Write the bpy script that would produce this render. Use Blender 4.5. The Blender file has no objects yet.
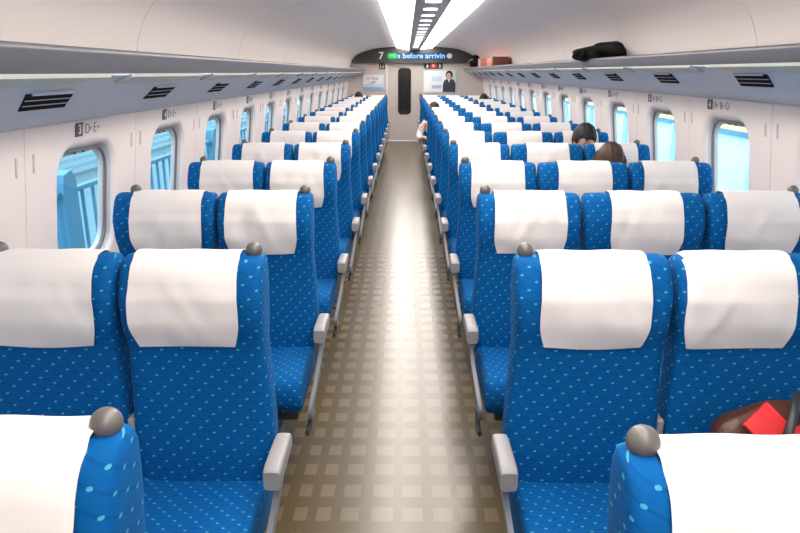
import bpy, bmesh, math, random
from mathutils import Vector, Matrix
random.seed(7)
S = bpy.context.scene
C = S.collection
PI = math.pi
EYE = 1.635
PITCH = 1.04
NROW = 15
Y0, Y1 = -1.7, 16.67            # near and far end of the saloon
CX = 0.2                        # centre line of the car body
def yrow(k): return 0.855 + PITCH * k

# ------------------------------------------------------------------ materials
def mat(name, col, rough=0.5, metal=0.0, emit=None, estr=0.0, sheen=0.0, noise=0.0, nscale=40.0, bump=0.0, bscale=200.0, coat=0.0, spec=0.5):
    m = bpy.data.materials.new(name); m.use_nodes = True
    nt = m.node_tree; b = nt.nodes['Principled BSDF']
    b.inputs['Base Color'].default_value = (*col, 1)
    b.inputs['Roughness'].default_value = rough
    b.inputs['Metallic'].default_value = metal
    b.inputs['Specular IOR Level'].default_value = spec
    b.inputs['Coat Weight'].default_value = coat
    if sheen:
        b.inputs['Sheen Weight'].default_value = sheen
        b.inputs['Sheen Roughness'].default_value = 0.4
    if emit:
        b.inputs['Emission Color'].default_value = (*emit, 1)
        b.inputs['Emission Strength'].default_value = estr
    if noise or bump:
        tc = nt.nodes.new('ShaderNodeTexCoord')
    if noise:
        n = nt.nodes.new('ShaderNodeTexNoise'); n.inputs['Scale'].default_value = nscale
        n.inputs['Detail'].default_value = 4
        nt.links.new(tc.outputs['Object'], n.inputs['Vector'])
        mx = nt.nodes.new('ShaderNodeMix'); mx.data_type = 'RGBA'
        mx.inputs[6].default_value = (*[c * (1 - noise) for c in col], 1)
        mx.inputs[7].default_value = (*[min(1, c * (1 + noise)) for c in col], 1)
        nt.links.new(n.outputs['Fac'], mx.inputs[0]); nt.links.new(mx.outputs[2], b.inputs['Base Color'])
    if bump:
        n = nt.nodes.new('ShaderNodeTexNoise'); n.inputs['Scale'].default_value = bscale
        nt.links.new(tc.outputs['Object'], n.inputs['Vector'])
        bp = nt.nodes.new('ShaderNodeBump'); bp.inputs['Strength'].default_value = bump
        bp.inputs['Distance'].default_value = 0.004
        nt.links.new(n.outputs['Fac'], bp.inputs['Height']); nt.links.new(bp.outputs['Normal'], b.inputs['Normal'])
    return m

class NB:
    """small node math builder"""
    def __init__(s, nt): s.nt = nt
    def m(s, op, a, b=None, c=None):
        n = s.nt.nodes.new('ShaderNodeMath'); n.operation = op
        for i, v in enumerate((a, b, c)):
            if v is None: continue
            if isinstance(v, (int, float)): n.inputs[i].default_value = v
            else: s.nt.links.new(v, n.inputs[i])
        return n.outputs[0]

def fabric():
    m = mat('seat_moquette', (0.0, 0.10, 0.42), 0.8, sheen=0.06, bump=0.25, bscale=420, spec=0.12)
    nt = m.node_tree; b = nt.nodes['Principled BSDF']; q = NB(nt)
    b.inputs['Sheen Tint'].default_value = (0.25, 0.65, 1, 1)
    uv = nt.nodes.new('ShaderNodeUVMap'); uv.uv_map = 'UVMap'
    sp = nt.nodes.new('ShaderNodeSeparateXYZ'); nt.links.new(uv.outputs[0], sp.inputs[0])
    u, v = sp.outputs[0], sp.outputs[1]
    i = q.m('ADD', q.m('MULTIPLY', u, 17.86), q.m('MULTIPLY', v, -17.86))
    j = q.m('ADD', q.m('MULTIPLY', u, -13.3), q.m('MULTIPLY', v, -33.2))
    fi = q.m('SUBTRACT', q.m('FRACT', q.m('ADD', i, 100.5)), 0.5)
    fj = q.m('SUBTRACT', q.m('FRACT', q.m('ADD', j, 100.5)), 0.5)
    du = q.m('ADD', q.m('MULTIPLY', fi, 0.04), q.m('MULTIPLY', fj, -0.0215))
    dv = q.m('ADD', q.m('MULTIPLY', fi, -0.016), q.m('MULTIPLY', fj, -0.0215))
    e = q.m('ADD', q.m('POWER', q.m('ABSOLUTE', q.m('DIVIDE', du, 0.0050)), 2.5), q.m('POWER', q.m('ABSOLUTE', q.m('DIVIDE', dv, 0.0028)), 2.5))
    mr = nt.nodes.new('ShaderNodeMapRange'); mr.inputs[1].default_value = 0.6; mr.inputs[2].default_value = 1.3
    mr.inputs[3].default_value = 1; mr.inputs[4].default_value = 0; nt.links.new(e, mr.inputs[0])
    # thin darker woven line running through every line of dots
    ln = q.m('LESS_THAN', q.m('ABSOLUTE', fj), 0.09)
    mx0 = nt.nodes.new('ShaderNodeMix'); mx0.data_type = 'RGBA'
    mx0.inputs[6].default_value = (0.0, 0.083, 0.275, 1); mx0.inputs[7].default_value = (0.0, 0.066, 0.228, 1)
    nt.links.new(ln, mx0.inputs[0])
    nz = nt.nodes.new('ShaderNodeTexNoise'); nz.inputs['Scale'].default_value = 9
    nt.links.new(uv.outputs[0], nz.inputs['Vector'])
    cd = nt.nodes.new('ShaderNodeMix'); cd.data_type = 'RGBA'
    cd.inputs[6].default_value = (0.05, 0.32, 0.38, 1); cd.inputs[7].default_value = (0.05, 0.28, 0.50, 1)
    nt.links.new(nz.outputs['Fac'], cd.inputs[0])
    mx = nt.nodes.new('ShaderNodeMix'); mx.data_type = 'RGBA'
    nt.links.new(mr.outputs[0], mx.inputs[0]); nt.links.new(mx0.outputs[2], mx.inputs[6]); nt.links.new(cd.outputs[2], mx.inputs[7])
    nt.links.new(mx.outputs[2], b.inputs['Base Color'])
    return m

def floor_mat():
    m = mat('aisle_vinyl', (0.3, 0.25, 0.18), 0.27, bump=0.015, bscale=25, spec=0.75)
    nt = m.node_tree; b = nt.nodes['Principled BSDF']; q = NB(nt)
    tc = nt.nodes.new('ShaderNodeTexCoord'); sp = nt.nodes.new('ShaderNodeSeparateXYZ')
    nt.links.new(tc.outputs['Object'], sp.inputs[0]); X, Y = sp.outputs[0], sp.outputs[1]
    fy = q.m('FRACT', q.m('ADD', q.m('DIVIDE', q.m('SUBTRACT', Y, 2.198), 0.1505), 100.5))
    my = q.m('LESS_THAN', q.m('ABSOLUTE', q.m('SUBTRACT', fy, 0.5)), 0.27)
    mxx = None
    for c, w in ((-.497, .05), (-.402, .05), (-.313, .055), (-.212, .068), (-.087, .082), (.028, .080), (.146, .075), (.243, .062), (.333, .052), (.425, .05)):
        k = q.m('LESS_THAN', q.m('ABSOLUTE', q.m('SUBTRACT', X, c)), w / 2)
        mxx = k if mxx is None else q.m('MAXIMUM', mxx, k)
    msk = q.m('MULTIPLY', my, mxx)
    nz = nt.nodes.new('ShaderNodeTexNoise'); nz.inputs['Scale'].default_value = 180; nz.inputs['Detail'].default_value = 3
    nt.links.new(tc.outputs['Object'], nz.inputs['Vector'])
    a = nt.nodes.new('ShaderNodeMix'); a.data_type = 'RGBA'
    a.inputs[6].default_value = (0.060, 0.042, 0.018, 1); a.inputs[7].default_value = (0.112, 0.081, 0.040, 1)
    nt.links.new(nz.outputs['Fac'], a.inputs[0])
    c2 = nt.nodes.new('ShaderNodeMix'); c2.data_type = 'RGBA'
    c2.inputs[6].default_value = (0.108, 0.082, 0.047, 1); c2.inputs[7].default_value = (0.165, 0.128, 0.080, 1)
    nt.links.new(nz.outputs['Fac'], c2.inputs[0])
    mx = nt.nodes.new('ShaderNodeMix'); mx.data_type = 'RGBA'
    nt.links.new(msk, mx.inputs[0]); nt.links.new(a.outputs[2], mx.inputs[6]); nt.links.new(c2.outputs[2], mx.inputs[7])
    nt.links.new(mx.outputs[2], b.inputs['Base Color'])
    return m

M = {}
M['fabric'] = fabric()
M['floor'] = floor_mat()
M['cloth'] = mat('white_cover_cloth', (0.72, 0.675, 0.66), 0.9, bump=0.18, bscale=500, sheen=0.1, spec=0.2)
M['knob'] = mat('grey_knob', (0.115, 0.105, 0.10), 0.36)
M['arm'] = mat('armrest_plastic', (0.27, 0.262, 0.27), 0.45, noise=0.04)
M['side'] = mat('side_panel_grey', (0.15, 0.165, 0.20), 0.4)
M['dark'] = mat('dark_metal', (0.02, 0.022, 0.026), 0.45)
M['wall'] = mat('wall_panel_cream', (0.80, 0.725, 0.70), 0.42, noise=0.015, nscale=3)
M['ceil'] = mat('ceiling_panel_white', (0.84, 0.80, 0.80), 0.5)
M['cove'] = mat('cove_panel_cream', (0.88, 0.80, 0.77), 0.5)
M['rack'] = mat('rack_grey', (0.125, 0.127, 0.148), 0.4)
M['under'] = mat('underside_pale_grey', (0.56, 0.61, 0.72), 0.4)
M['lens'] = mat('pale_green_lens', (0.42, 0.45, 0.41), 0.35)
M['vent'] = mat('vent_black', (0.006, 0.006, 0.010), 0.9, spec=0.1)
M['slat'] = mat('vent_slat_grey', (0.45, 0.47, 0.52), 0.4)
M['endwall'] = mat('end_wall_beige', (0.55, 0.50, 0.475), 0.5, noise=0.02, nscale=3)
M['door'] = mat('door_beige', (0.50, 0.45, 0.42), 0.45)
M['doorframe'] = mat('door_frame_pale', (0.60, 0.57, 0.56), 0.85, spec=0.1)
M['blackglass'] = mat('dark_door_glass', (0.008, 0.008, 0.010), 0.08)
M['signboard'] = mat('signboard_dark', (0.040, 0.040, 0.038), 0.4)
M['led_panel'] = mat('led_panel_navy', (0.004, 0.012, 0.06), 0.3, emit=(0.0, 0.02, 0.2), estr=0.12)
M['led_text'] = mat('led_text_blue', (0.1, 0.2, 0.4), 0.5, emit=(0.14, 0.42, 1.0), estr=0.7)
M['white_ink'] = mat('white_lettering', (0.75, 0.75, 0.76), 0.5)
M['green_lamp'] = mat('green_lamp', (0.0, 0.22, 0.06), 0.4, emit=(0.0, 0.35, 0.08), estr=0.35)
M['green_ink'] = mat('green_lettering', (0.1, 0.7, 0.3), 0.4, emit=(0.1, 0.8, 0.3), estr=0.4)
M['red_lamp'] = mat('red_lamp', (0.8, 0.02, 0.02), 0.4, emit=(1, 0.12, 0.08), estr=1.4)
M['red_dim'] = mat('dark_red_panel', (0.30, 0.015, 0.015), 0.4)
M['grey_ink'] = mat('grey_lettering', (0.26, 0.27, 0.33), 0.5)
M['hook'] = mat('hook_pale', (0.62, 0.575, 0.565), 0.5)
M['plate'] = mat('number_plate_slate', (0.055, 0.06, 0.085), 0.4)
M['winframe'] = mat('window_frame_grey', (0.16, 0.15, 0.16), 0.35)
M['winlight'] = mat('window_inner_frame', (0.52, 0.49, 0.49), 0.35)
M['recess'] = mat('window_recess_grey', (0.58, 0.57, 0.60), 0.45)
M['lamp'] = mat('lamp_diffuser', (0.9, 0.9, 0.88), 0.5, emit=(1.0, 0.93, 0.86), estr=7.0)
M['lampend'] = mat('lamp_slot', (0.9, 0.9, 0.88), 0.5, emit=(1.0, 0.96, 0.92), estr=1.6)
M['strip'] = mat('centre_panel_grey', (0.42, 0.42, 0.45), 0.45)
M['skin'] = mat('skin', (0.62, 0.36, 0.26), 0.55)
M['hair_black'] = mat('hair_black', (0.008, 0.007, 0.008), 0.65, bump=0.5, bscale=90)
M['hair_brown'] = mat('hair_brown', (0.06, 0.026, 0.014), 0.6, bump=0.5, bscale=90)
M['shirt_white'] = mat('shirt_white', (0.75, 0.74, 0.74), 0.85)
M['shirt_grey'] = mat('shirt_grey', (0.16, 0.17, 0.20), 0.85)
M['shirt_navy'] = mat('shirt_navy', (0.02, 0.03, 0.07), 0.85)
M['trouser'] = mat('trouser_dark', (0.03, 0.032, 0.045), 0.85)
M['eye'] = mat('eye_dark', (0.01, 0.01, 0.01), 0.2)
M['shoe'] = mat('shoe_brown', (0.22, 0.09, 0.035), 0.5)
M['bagblack'] = mat('bag_black_nylon', (0.003, 0.003, 0.004), 0.75, spec=0.2, bump=0.5, bscale=60)
M['bagtrim'] = mat('bag_pale_piping', (0.42, 0.42, 0.44), 0.4)
M['bagbrown'] = mat('brown_leather', (0.075, 0.022, 0.010), 0.42, bump=1.0, bscale=28)
M['red'] = mat('red_box', (0.72, 0.025, 0.028), 0.5)
M['pink'] = mat('pink_box', (0.72, 0.28, 0.24), 0.6)
M['orange'] = mat('terracotta_box', (0.68, 0.20, 0.13), 0.55)
M['brownend'] = mat('brown_box_end', (0.16, 0.05, 0.035), 0.55)
M['tan'] = mat('tan_leather', (0.45, 0.30, 0.18), 0.5)
M['out_ground'] = mat('platform_concrete', (0.11, 0.17, 0.20), 0.8, noise=0.1, nscale=2)
M['out_rail'] = mat('platform_railing_paint', (0.05, 0.17, 0.27), 0.5)
M['out_wall'] = mat('platform_wall_pale', (0.17, 0.28, 0.32), 0.7, noise=0.06, nscale=1)
M['out_panel'] = mat('noise_barrier_panel', (0.62, 0.74, 0.78), 0.6)
M['poster_sky2'] = mat('platform_barrier_blue', (0.24, 0.36, 0.40), 0.6)
M['out_white'] = mat('white_beam', (0.85, 0.87, 0.88), 0.6)
M['out_yellow'] = mat('yellow_band', (0.85, 0.60, 0.22), 0.6)
g = bpy.data.materials.new('window_glass'); g.use_nodes = True
nt = g.node_tree; nt.nodes.clear()
o_ = nt.nodes.new('ShaderNodeOutputMaterial'); mixs = nt.nodes.new('ShaderNodeMixShader')
tr = nt.nodes.new('ShaderNodeBsdfTransparent'); gl = nt.nodes.new('ShaderNodeBsdfGlossy')
tr.inputs[0].default_value = (0.84, 0.93, 0.95, 1); gl.inputs['Roughness'].default_value = 0.02
mixs.inputs[0].default_value = 0.05
nt.links.new(tr.outputs[0], mixs.inputs[1]); nt.links.new(gl.outputs[0], mixs.inputs[2]); nt.links.new(mixs.outputs[0], o_.inputs[0])
M['glass'] = g

# ------------------------------------------------------------------ helpers
def meshobj(name, verts, faces, m, parent=None, uv=None, smooth=True, angle=40, mats=None, fm=None):
    me = bpy.data.meshes.new(name); me.from_pydata([tuple(v) for v in verts], [], faces)
    for mm in (mats or [m]): me.materials.append(mm)
    if fm:
        for p, i in zip(me.polygons, fm): p.material_index = i
    if uv:
        l = me.uv_layers.new(name='UVMap')
        for p in me.polygons:
            for li in p.loop_indices: l.data[li].uv = uv[me.loops[li].vertex_index]
    if smooth:
        me.polygons.foreach_set('use_smooth', [True] * len(me.polygons))
        me.set_sharp_from_angle(angle=math.radians(angle))
    me.update()
    o = bpy.data.objects.new(name, me); C.objects.link(o)
    if parent: o.parent = parent
    return o

def link(name, me, parent=None):
    o = bpy.data.objects.new(name, me); C.objects.link(o); o.parent = parent; return o

def tag(o, label=None, cat=None, group=None, kind=None):
    if label: o['label'] = label
    if cat: o['category'] = cat
    if group: o['group'] = group
    if kind: o['kind'] = kind
    return o

def empty(name, loc, rz=0, label=None, cat=None, group=None, kind=None):
    o = bpy.data.objects.new(name, None); C.objects.link(o); o.location = loc; o.rotation_euler = (0, 0, rz)
    o.empty_display_size = 0.05
    return tag(o, label, cat, group, kind)

def fix_normals(me):
    bm = bmesh.new(); bm.from_mesh(me); bmesh.ops.recalc_face_normals(bm, faces=bm.faces); bm.to_mesh(me); bm.free()

class MB:
    def __init__(s): s.v = []; s.f = []; s.fm = []
    def add(s, vs, fs, mi=0):
        n = len(s.v); s.v += [tuple(v) for v in vs]; s.f += [tuple(i + n for i in f) for f in fs]; s.fm += [mi] * len(fs)
    def box(s, x0, x1, y0, y1, z0, z1, b=0.0, mi=0, seg=2):
        bm = bmesh.new(); bmesh.ops.create_cube(bm, size=1)
        for v in bm.verts:
            v.co = Vector(((x0 + x1) / 2 + v.co.x * (x1 - x0), (y0 + y1) / 2 + v.co.y * (y1 - y0), (z0 + z1) / 2 + v.co.z * (z1 - z0)))
        if b: bmesh.ops.bevel(bm, geom=bm.edges[:], offset=b, segments=seg, affect='EDGES', profile=0.5)
        s.bm(bm, mi); return s
    def bm(s, bm, mi=0, M4=None):
        bm.verts.index_update()
        if M4 is not None: bmesh.ops.transform(bm, matrix=M4, verts=bm.verts)
        s.add([v.co.copy() for v in bm.verts], [[v.index for v in f.verts] for f in bm.faces], mi); bm.free()
    def ellipsoid(s, c, r, mi=0, nu=20, nv=14):
        bm = bmesh.new(); bmesh.ops.create_uvsphere(bm, u_segments=nu, v_segments=nv, radius=1)
        s.bm(bm, mi, Matrix.Translation(c) @ Matrix.Diagonal((*r, 1)))
    def tube(s, pts, r, n=10, mi=0, flat=1.0):
        pts = [Vector(p) for p in pts]; vs = []; fs = []
        for i, p in enumerate(pts):
            t = (pts[min(i + 1, len(pts) - 1)] - pts[max(i - 1, 0)]).normalized()
            a = t.cross(Vector((0, 0, 1)))
            if a.length < 1e-3: a = t.cross(Vector((0, 1, 0)))
            a.normalize(); b = t.cross(a)
            rr = r[i] if isinstance(r, (list, tuple)) else r
            for k in range(n):
                w = 2 * PI * k / n
                vs.append(p + a * math.cos(w) * rr + b * math.sin(w) * rr * flat)
        for i in range(len(pts) - 1):
            for k in range(n):
                fs.append((i * n + k, i * n + (k + 1) % n, (i + 1) * n + (k + 1) % n, (i + 1) * n + k))
        fs.append(tuple(range(n))[::-1]); fs.append(tuple((len(pts) - 1) * n + k for k in range(n)))
        s.add(vs, fs, mi)
    def prism_x(s, poly, x0, x1, mi=0):      # poly in (y,z)
        n = len(poly)
        s.add([(x0, p[0], p[1]) for p in poly] + [(x1, p[0], p[1]) for p in poly],
              [tuple(range(n)), tuple(range(2 * n - 1, n - 1, -1))] + [(i, i + n, (i + 1) % n + n, (i + 1) % n) for i in range(n)], mi)
    def prism_y(s, poly, y0, y1, mi=0):      # poly in (x,z)
        n = len(poly)
        s.add([(p[0], y0, p[1]) for p in poly] + [(p[0], y1, p[1]) for p in poly],
              [tuple(range(n)), tuple(range(2 * n - 1, n - 1, -1))] + [(i, i + n, (i + 1) % n + n, (i + 1) % n) for i in range(n)], mi)
    def build(s, name, m, parent=None, smooth=True, angle=40, mats=None):
        o = meshobj(name, s.v, s.f, m, parent, smooth=False, mats=mats, fm=s.fm)
        fix_normals(o.data)
        if smooth:
            o.data.polygons.foreach_set('use_smooth', [True] * len(o.data.polygons))
            o.data.set_sharp_from_angle(angle=math.radians(angle))
        return o

def rrect(w, h, r, n=8, cx=0, cy=0):
    out = []
    for qx, qy, a0 in ((1, 1, 0), (-1, 1, PI / 2), (-1, -1, PI), (1, -1, 1.5 * PI)):
        for i in range(n + 1):
            a = a0 + i * PI / 2 / n
            out.append((cx + qx * (w / 2 - r) + r * math.cos(a), cy + qy * (h / 2 - r) + r * math.sin(a)))
    return out

def lerp(a, b, t): return a + (b - a) * t
def interp(tab, z):
    if z <= tab[0][0]: return tab[0][1:]
    for p, q in zip(tab, tab[1:]):
        if z <= q[0]:
            t = (z - p[0]) / (q[0] - p[0]); t = t * t * (3 - 2 * t) * 0.4 + t * 0.6
            return [lerp(a, b, t) for a, b in zip(p[1:], q[1:])]
    return tab[-1][1:]

def text_mesh(txt, size, m, extrude=0.001, align='LEFT', bold=0.0):
    cu = bpy.data.curves.new('lettering', 'FONT'); cu.body = txt; cu.size = size; cu.extrude = extrude
    cu.align_x = align; cu.align_y = 'CENTER'; cu.offset = bold; cu.resolution_u = 3
    t = bpy.data.objects.new('lettering_source', cu); C.objects.link(t)
    dg = bpy.context.evaluated_depsgraph_get()
    me = bpy.data.meshes.new_from_object(t.evaluated_get(dg)); me.materials.clear(); me.materials.append(m)
    bpy.data.objects.remove(t); bpy.data.curves.remove(cu)
    return me

# ------------------------------------------------------------------ cross-section of the car
def wallx(s, z):
    """interior wall surface |x| offset on side s (-1 pair side, +1 triple side)"""
    zo = 0.045 if s > 0 else 0.0; base = 1.395 if s < 0 else 1.86
    zz = z - zo
    if zz > 0.7: return base + 0.13 * (1.28 - zz)
    if zz > 0.25: return base + 0.0754 + 0.02 * math.sin((0.7 - zz) / 0.45 * PI / 2)
    return base + 0.0954
ZO = {-1: 0.0, 1: 0.045}
YW = {-1: 1.91, 1: 1.90}
WTOP = 1.47

def window_wall(s):
    zo = ZO[s]; side = 'left' if s < 0 else 'right'
    mb_v = []; mb_f = []; fm = []
    zc = 1.055 + zo; hw, hh, r = 0.292, 0.295, 0.150
    hole = rrect(2 * hw, 2 * hh, r, 8)      # 36 pts
    # insert angles for the four outer corners
    zlo, zhi = 0.0 - zc, WTOP + zo - zc; ylo, yhi = -0.52, 0.52
    def ray_rect(a):
        c, sn = math.cos(a), math.sin(a); t = 1e9
        if c > 1e-9: t = min(t, yhi / c)
        if c < -1e-9: t = min(t, ylo / c)
        if sn > 1e-9: t = min(t, zhi / sn)
        if sn < -1e-9: t = min(t, zlo / sn)
        return (c * t, sn * t)
    def hole_at(a, grow):
        # point of the rounded hole boundary at angle a
        W, H, R = hw + grow, hh + grow, max(r + grow, 0.02)
        lo, hi = 0, 2
        c, sn = math.cos(a), math.sin(a)
        for _ in range(40):
            t = (lo + hi) / 2; x, y = abs(c * t), abs(sn * t)
            dx, dy = max(x - (W - R), 0), max(y - (H - R), 0)
            inside = (x <= W and y <= H and math.hypot(dx, dy) <= R)
            if inside: lo = t
            else: hi = t
        return (c * lo, sn * lo)
    angs = set(round(i * 2 * PI / 72, 6) for i in range(72))
    for cx_, cz_ in ((yhi, zhi), (ylo, zhi), (ylo, zlo), (yhi, zlo)):
        angs.add(round(math.atan2(cz_, cx_) % (2 * PI), 6))
    angs = sorted(angs); n = len(angs)
    for k in range(-2, NROW):
        yc = YW[s] + PITCH * (k - 1)
        base = len(mb_v)
        rings = []
        outer = [ray_rect(a) for a in angs]
        h0 = [hole_at(a, 0) for a in angs]
        def ring(pts, dep):
            rings.append([(s * (wallx(s, zc + p[1]) + dep), yc + p[0], zc + p[1]) for p in pts])
        def towards(p, q, d):
            l = math.hypot(q[0] - p[0], q[1] - p[1]); return (lerp(p[0], q[0], min(1, d / l)), lerp(p[1], q[1], min(1, d / l)))
        ring(outer, 0.010)
        ring([(max(ylo + .003, min(yhi - .003, p[0])), p[1]) for p in outer], 0.0)
        for t in (0.15, 0.3, 0.45, 0.6, 0.75, 0.9): ring([(lerp(max(ylo + .003, min(yhi - .003, p[0])), q[0], t), lerp(p[1], q[1], t)) for p, q in zip(outer, h0)], 0)
        ring(h0, 0.001); ring([hole_at(a, -0.012) for a in angs], 0.006); ring([hole_at(a, -0.024) for a in angs], 0.020)
        ring([hole_at(a, -0.034) for a in angs], 0.036); ring([hole_at(a, -0.037) for a in angs], 0.042)
        ring([hole_at(a, -0.037) for a in angs], 0.070)
        for rr in rings: mb_v.extend(rr)
        for j in range(len(rings) - 1):
            for i in range(n):
                mb_f.append((base + j * n + i, base + j * n + (i + 1) % n, base + (j + 1) * n + (i + 1) % n, base + (j + 1) * n + i))
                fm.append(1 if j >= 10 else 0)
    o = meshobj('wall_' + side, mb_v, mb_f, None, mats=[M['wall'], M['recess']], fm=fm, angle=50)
    tag(o, kind='structure')
    # windows : frame, inner frame, glass
    hs = hole_at
    first = None
    for k in range(0, NROW):
        yc = YW[s] + PITCH * (k - 1)
        if first is None:
            v = []; f = []
            A = [i * 2 * PI / 60 for i in range(60)]
            def rg(g_, d_): return [(s * (wallx(s, zc + p[1]) + d_), p[0], zc + p[1]) for p in (hs(a, g_) for a in A)]
            def stack(rs):
                v = []; f = []
                for rr in rs: v.extend(rr)
                for j in range(len(rs) - 1):
                    for i in range(60): f.append((j * 60 + i, j * 60 + (i + 1) % 60, (j + 1) * 60 + (i + 1) % 60, (j + 1) * 60 + i))
                return v, f
            v, f = stack([rg(-.036, .066), rg(-.036, .037), rg(-.039, .034), rg(-.047, .035), rg(-.049, .039), rg(-.049, .066)])
            fr = meshobj('frame', v, f, M['winframe'], angle=50)
            v, f = stack([rg(-.048, .068), rg(-.048, .045), rg(-.056, .046), rg(-.059, .050), rg(-.059, .068)])
            inn = meshobj('inner_frame', v, f, M['winlight'], angle=50)
            v = rg(-.056, .058) + rg(-.056, .064)
            f = [tuple(range(60)), tuple(range(119, 59, -1))] + [(i, (i + 1) % 60, 60 + (i + 1) % 60, 60 + i) for i in range(60)]
            gla = meshobj('glass', v, f, M['glass'], smooth=False)
            # roller blind pulled up: a small pale box edge under the top of the opening
            mb = MB()
            for y_ in (-.05, .03):
                zt = zc + hh - .050
                mb.box(min(s * (wallx(s, zt) + .036), s * (wallx(s, zt) + .048)), max(s * (wallx(s, zt) + .036), s * (wallx(s, zt) + .048)), y_ - .005, y_ + .005, zt - .008, zt + .004, .002)
            cl = mb.build('blind_clip', M['winframe'])
            first = (fr, inn, gla, cl)
        w = empty(f'window_{k + 1 if s < 0 else k + 1 + NROW}', (0, yc, 0), kind='structure')
        for p in first:
            q = p if p.parent is None and k == 0 else p.copy()
            if q is not p: C.objects.link(q)
            q.parent = w
window_wall(-1); window_wall(1)
for s, nm in ((-1, 'left'), (1, 'right')):
    ya = YW[s] + PITCH * (NROW - 2) + .52
    if ya < Y1:
        zz = [WTOP + ZO[s] - i * (WTOP + ZO[s]) / 24 for i in range(25)]
        V = []; F = []
        for y in (ya, Y1 + .02):
            V += [(s * wallx(s, z), y, z) for z in zz] 
        for i in range(24): F.append((i, i + 1, 25 + i + 1, 25 + i))
        tag(meshobj('wall_' + nm + '_end', V, F, M['wall']), kind='structure')

# ceiling : cove and flat parts with a groove at every second bay
def ceil_profile():
    L = [(-wallx(-1, 1.47) - 0.001, 1.47), (-1.372, 1.60), (-1.350, 1.74), (-1.325, 1.82), (-1.285, 1.905), (-1.215, 1.985), (-1.11, 2.05), (-.96, 2.11), (-.76, 2.16), (-.52, 2.19), (-.24, 2.205)]
    R = [(2 * CX - x, z) for x, z in L]
    R[0] = (wallx(1, 1.515) + 0.001, 1.515); R[1] = (1.83, 1.62)
    return L, R
Lp, Rp = ceil_profile()
def smooth_poly(P, n=4):
    out = []
    for i in range(len(P) - 1):
        p0 = P[max(i - 1, 0)]; p1 = P[i]; p2 = P[i + 1]; p3 = P[min(i + 2, len(P) - 1)]
        for k in range(n):
            t = k / n
            out.append(tuple(0.5 * ((2 * p1[a]) + (-p0[a] + p2[a]) * t + (2 * p0[a] - 5 * p1[a] + 4 * p2[a] - p3[a]) * t * t + (-p0[a] + 3 * p1[a] - 3 * p2[a] + p3[a]) * t ** 3) for a in (0, 1)))
    out.append(P[-1]); return out
v = []; f = []; fm = []
for P in (smooth_poly(Lp), smooth_poly(Rp)):
    ys = [Y0]
    js = [1.42 + 2.08 * i for i in range(-1, 8)]
    for j in js: ys += [j - .004, j - .003, j + .003, j + .004]
    ys.append(Y1 + .05); ys = [y for y in ys if Y0 <= y <= Y1 + .05]
    b = len(v); n = len(P)
    for y in ys:
        g_ = 0.008 if any(abs(y - j) < .0035 for j in js) else 0
        for (x, z) in P:
            dx = x - CX; dz = z - 1.3; l = math.hypot(dx, dz)
            v.append((x + dx / l * g_, y, z + dz / l * g_))
    for i in range(len(ys) - 1):
        for k in range(n - 1):
            f.append((b + i * n + k, b + i * n + k + 1, b + (i + 1) * n + k + 1, b + (i + 1) * n + k)); fm.append(1 if P[k][1] > 2.08 else 0)
o = meshobj('ceiling', v, f, None, mats=[M['cove'], M['ceil']], fm=fm, angle=60); tag(o, kind='structure')

# ceiling lights: two sloping diffusers either side of a lowered centre panel
for s, lab in ((-1, 'long white ceiling light strip above the aisle, on the side of the paired seats'), (1, 'long white ceiling light strip on the side of the three-seat rows')):
    t = empty('ceiling_light', (CX, 0, 2.14), label=lab, cat='ceiling light', group='long ceiling light strips')
    mb = MB(); poly = [(s * .127, 0.006), (s * .2, 0.018), (s * .3, 0.026), (s * .39, 0.033), (s * .42, .043), (s * .428, .075), (s * .127, .03)]
    mb.prism_y(poly, Y0 + .02, Y1 - .01); mb.build('diffuser', M['lamp'], t)
    mb = MB(); mb.prism_y([(s * .430, .060), (s * .440, .060), (s * .446, .078), (s * .430, .078)], Y0 + .02, Y1 - .01); mb.build('trim_edge', M['strip'], t)
cp = MB(); cp.prism_y([(CX - .134, 2.138), (CX - .128, 2.132), (CX + .128, 2.132), (CX + .134, 2.138), (CX + .134, 2.19), (CX - .134, 2.19)], Y0, Y1 + .02)
tag(cp.build('ceiling_trim', M['strip'], None, smooth=False), kind='structure')
mb = MB(); mb.prism_y([(CX - .50, 2.225), (CX + .50, 2.225), (CX + .50, 2.235), (CX - .50, 2.235)], Y0, Y1 + .02)
tag(mb.build('ceiling_cover', M['strip'], None, smooth=False), kind='structure')
me = None
for i in range(22):
    y = 1.1 + .64 * i + .40
    if me is None:
        mb = MB(); P = rrect(.118, .20, .058, 8)
        mb.add([(p[0], p[1], -.0035) for p in P] + [(p[0], p[1], .004) for p in P], [tuple(range(len(P))), tuple(range(2 * len(P) - 1, len(P) - 1, -1))] + [(k, k + len(P), (k + 1) % len(P) + len(P), (k + 1) % len(P)) for k in range(len(P))])
        o = mb.build('ceiling_downlight', M['lampend'], None, smooth=False); me = o.data
    else: o = link('ceiling_downlight', me)
    o.location = (CX, y - .12, 2.132)
    tag(o, 'small oval white light in the grey centre panel between the long ceiling lights', 'ceiling light', 'oval lights along the centre of the ceiling')

# floor
mb = MB(); mb.box(-1.6, 2.05, Y0 - .1, Y1 + .1, -.06, 0)
tag(mb.build('floor', M['floor'], smooth=False), kind='structure')
for s, nm in ((-1, 'left'), (1, 'right')):
    mb = MB(); xa = s * (wallx(s, .05) - .018); xb = s * (wallx(s, .05) + .02)
    mb.box(min(xa, xb), max(xa, xb), Y0, Y1, 0.0, .11, .006); tag(mb.build('baseboard_' + nm, M['side']), kind='structure')
# end walls (profile-shaped would be hidden by the ceiling, so plain slabs closed against it)
mb = MB(); mb.box(-1.6, 2.05, Y0 - .08, Y0, 0, 2.3); tag(mb.build('wall_front', M['endwall'], smooth=False), kind='structure')

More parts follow.
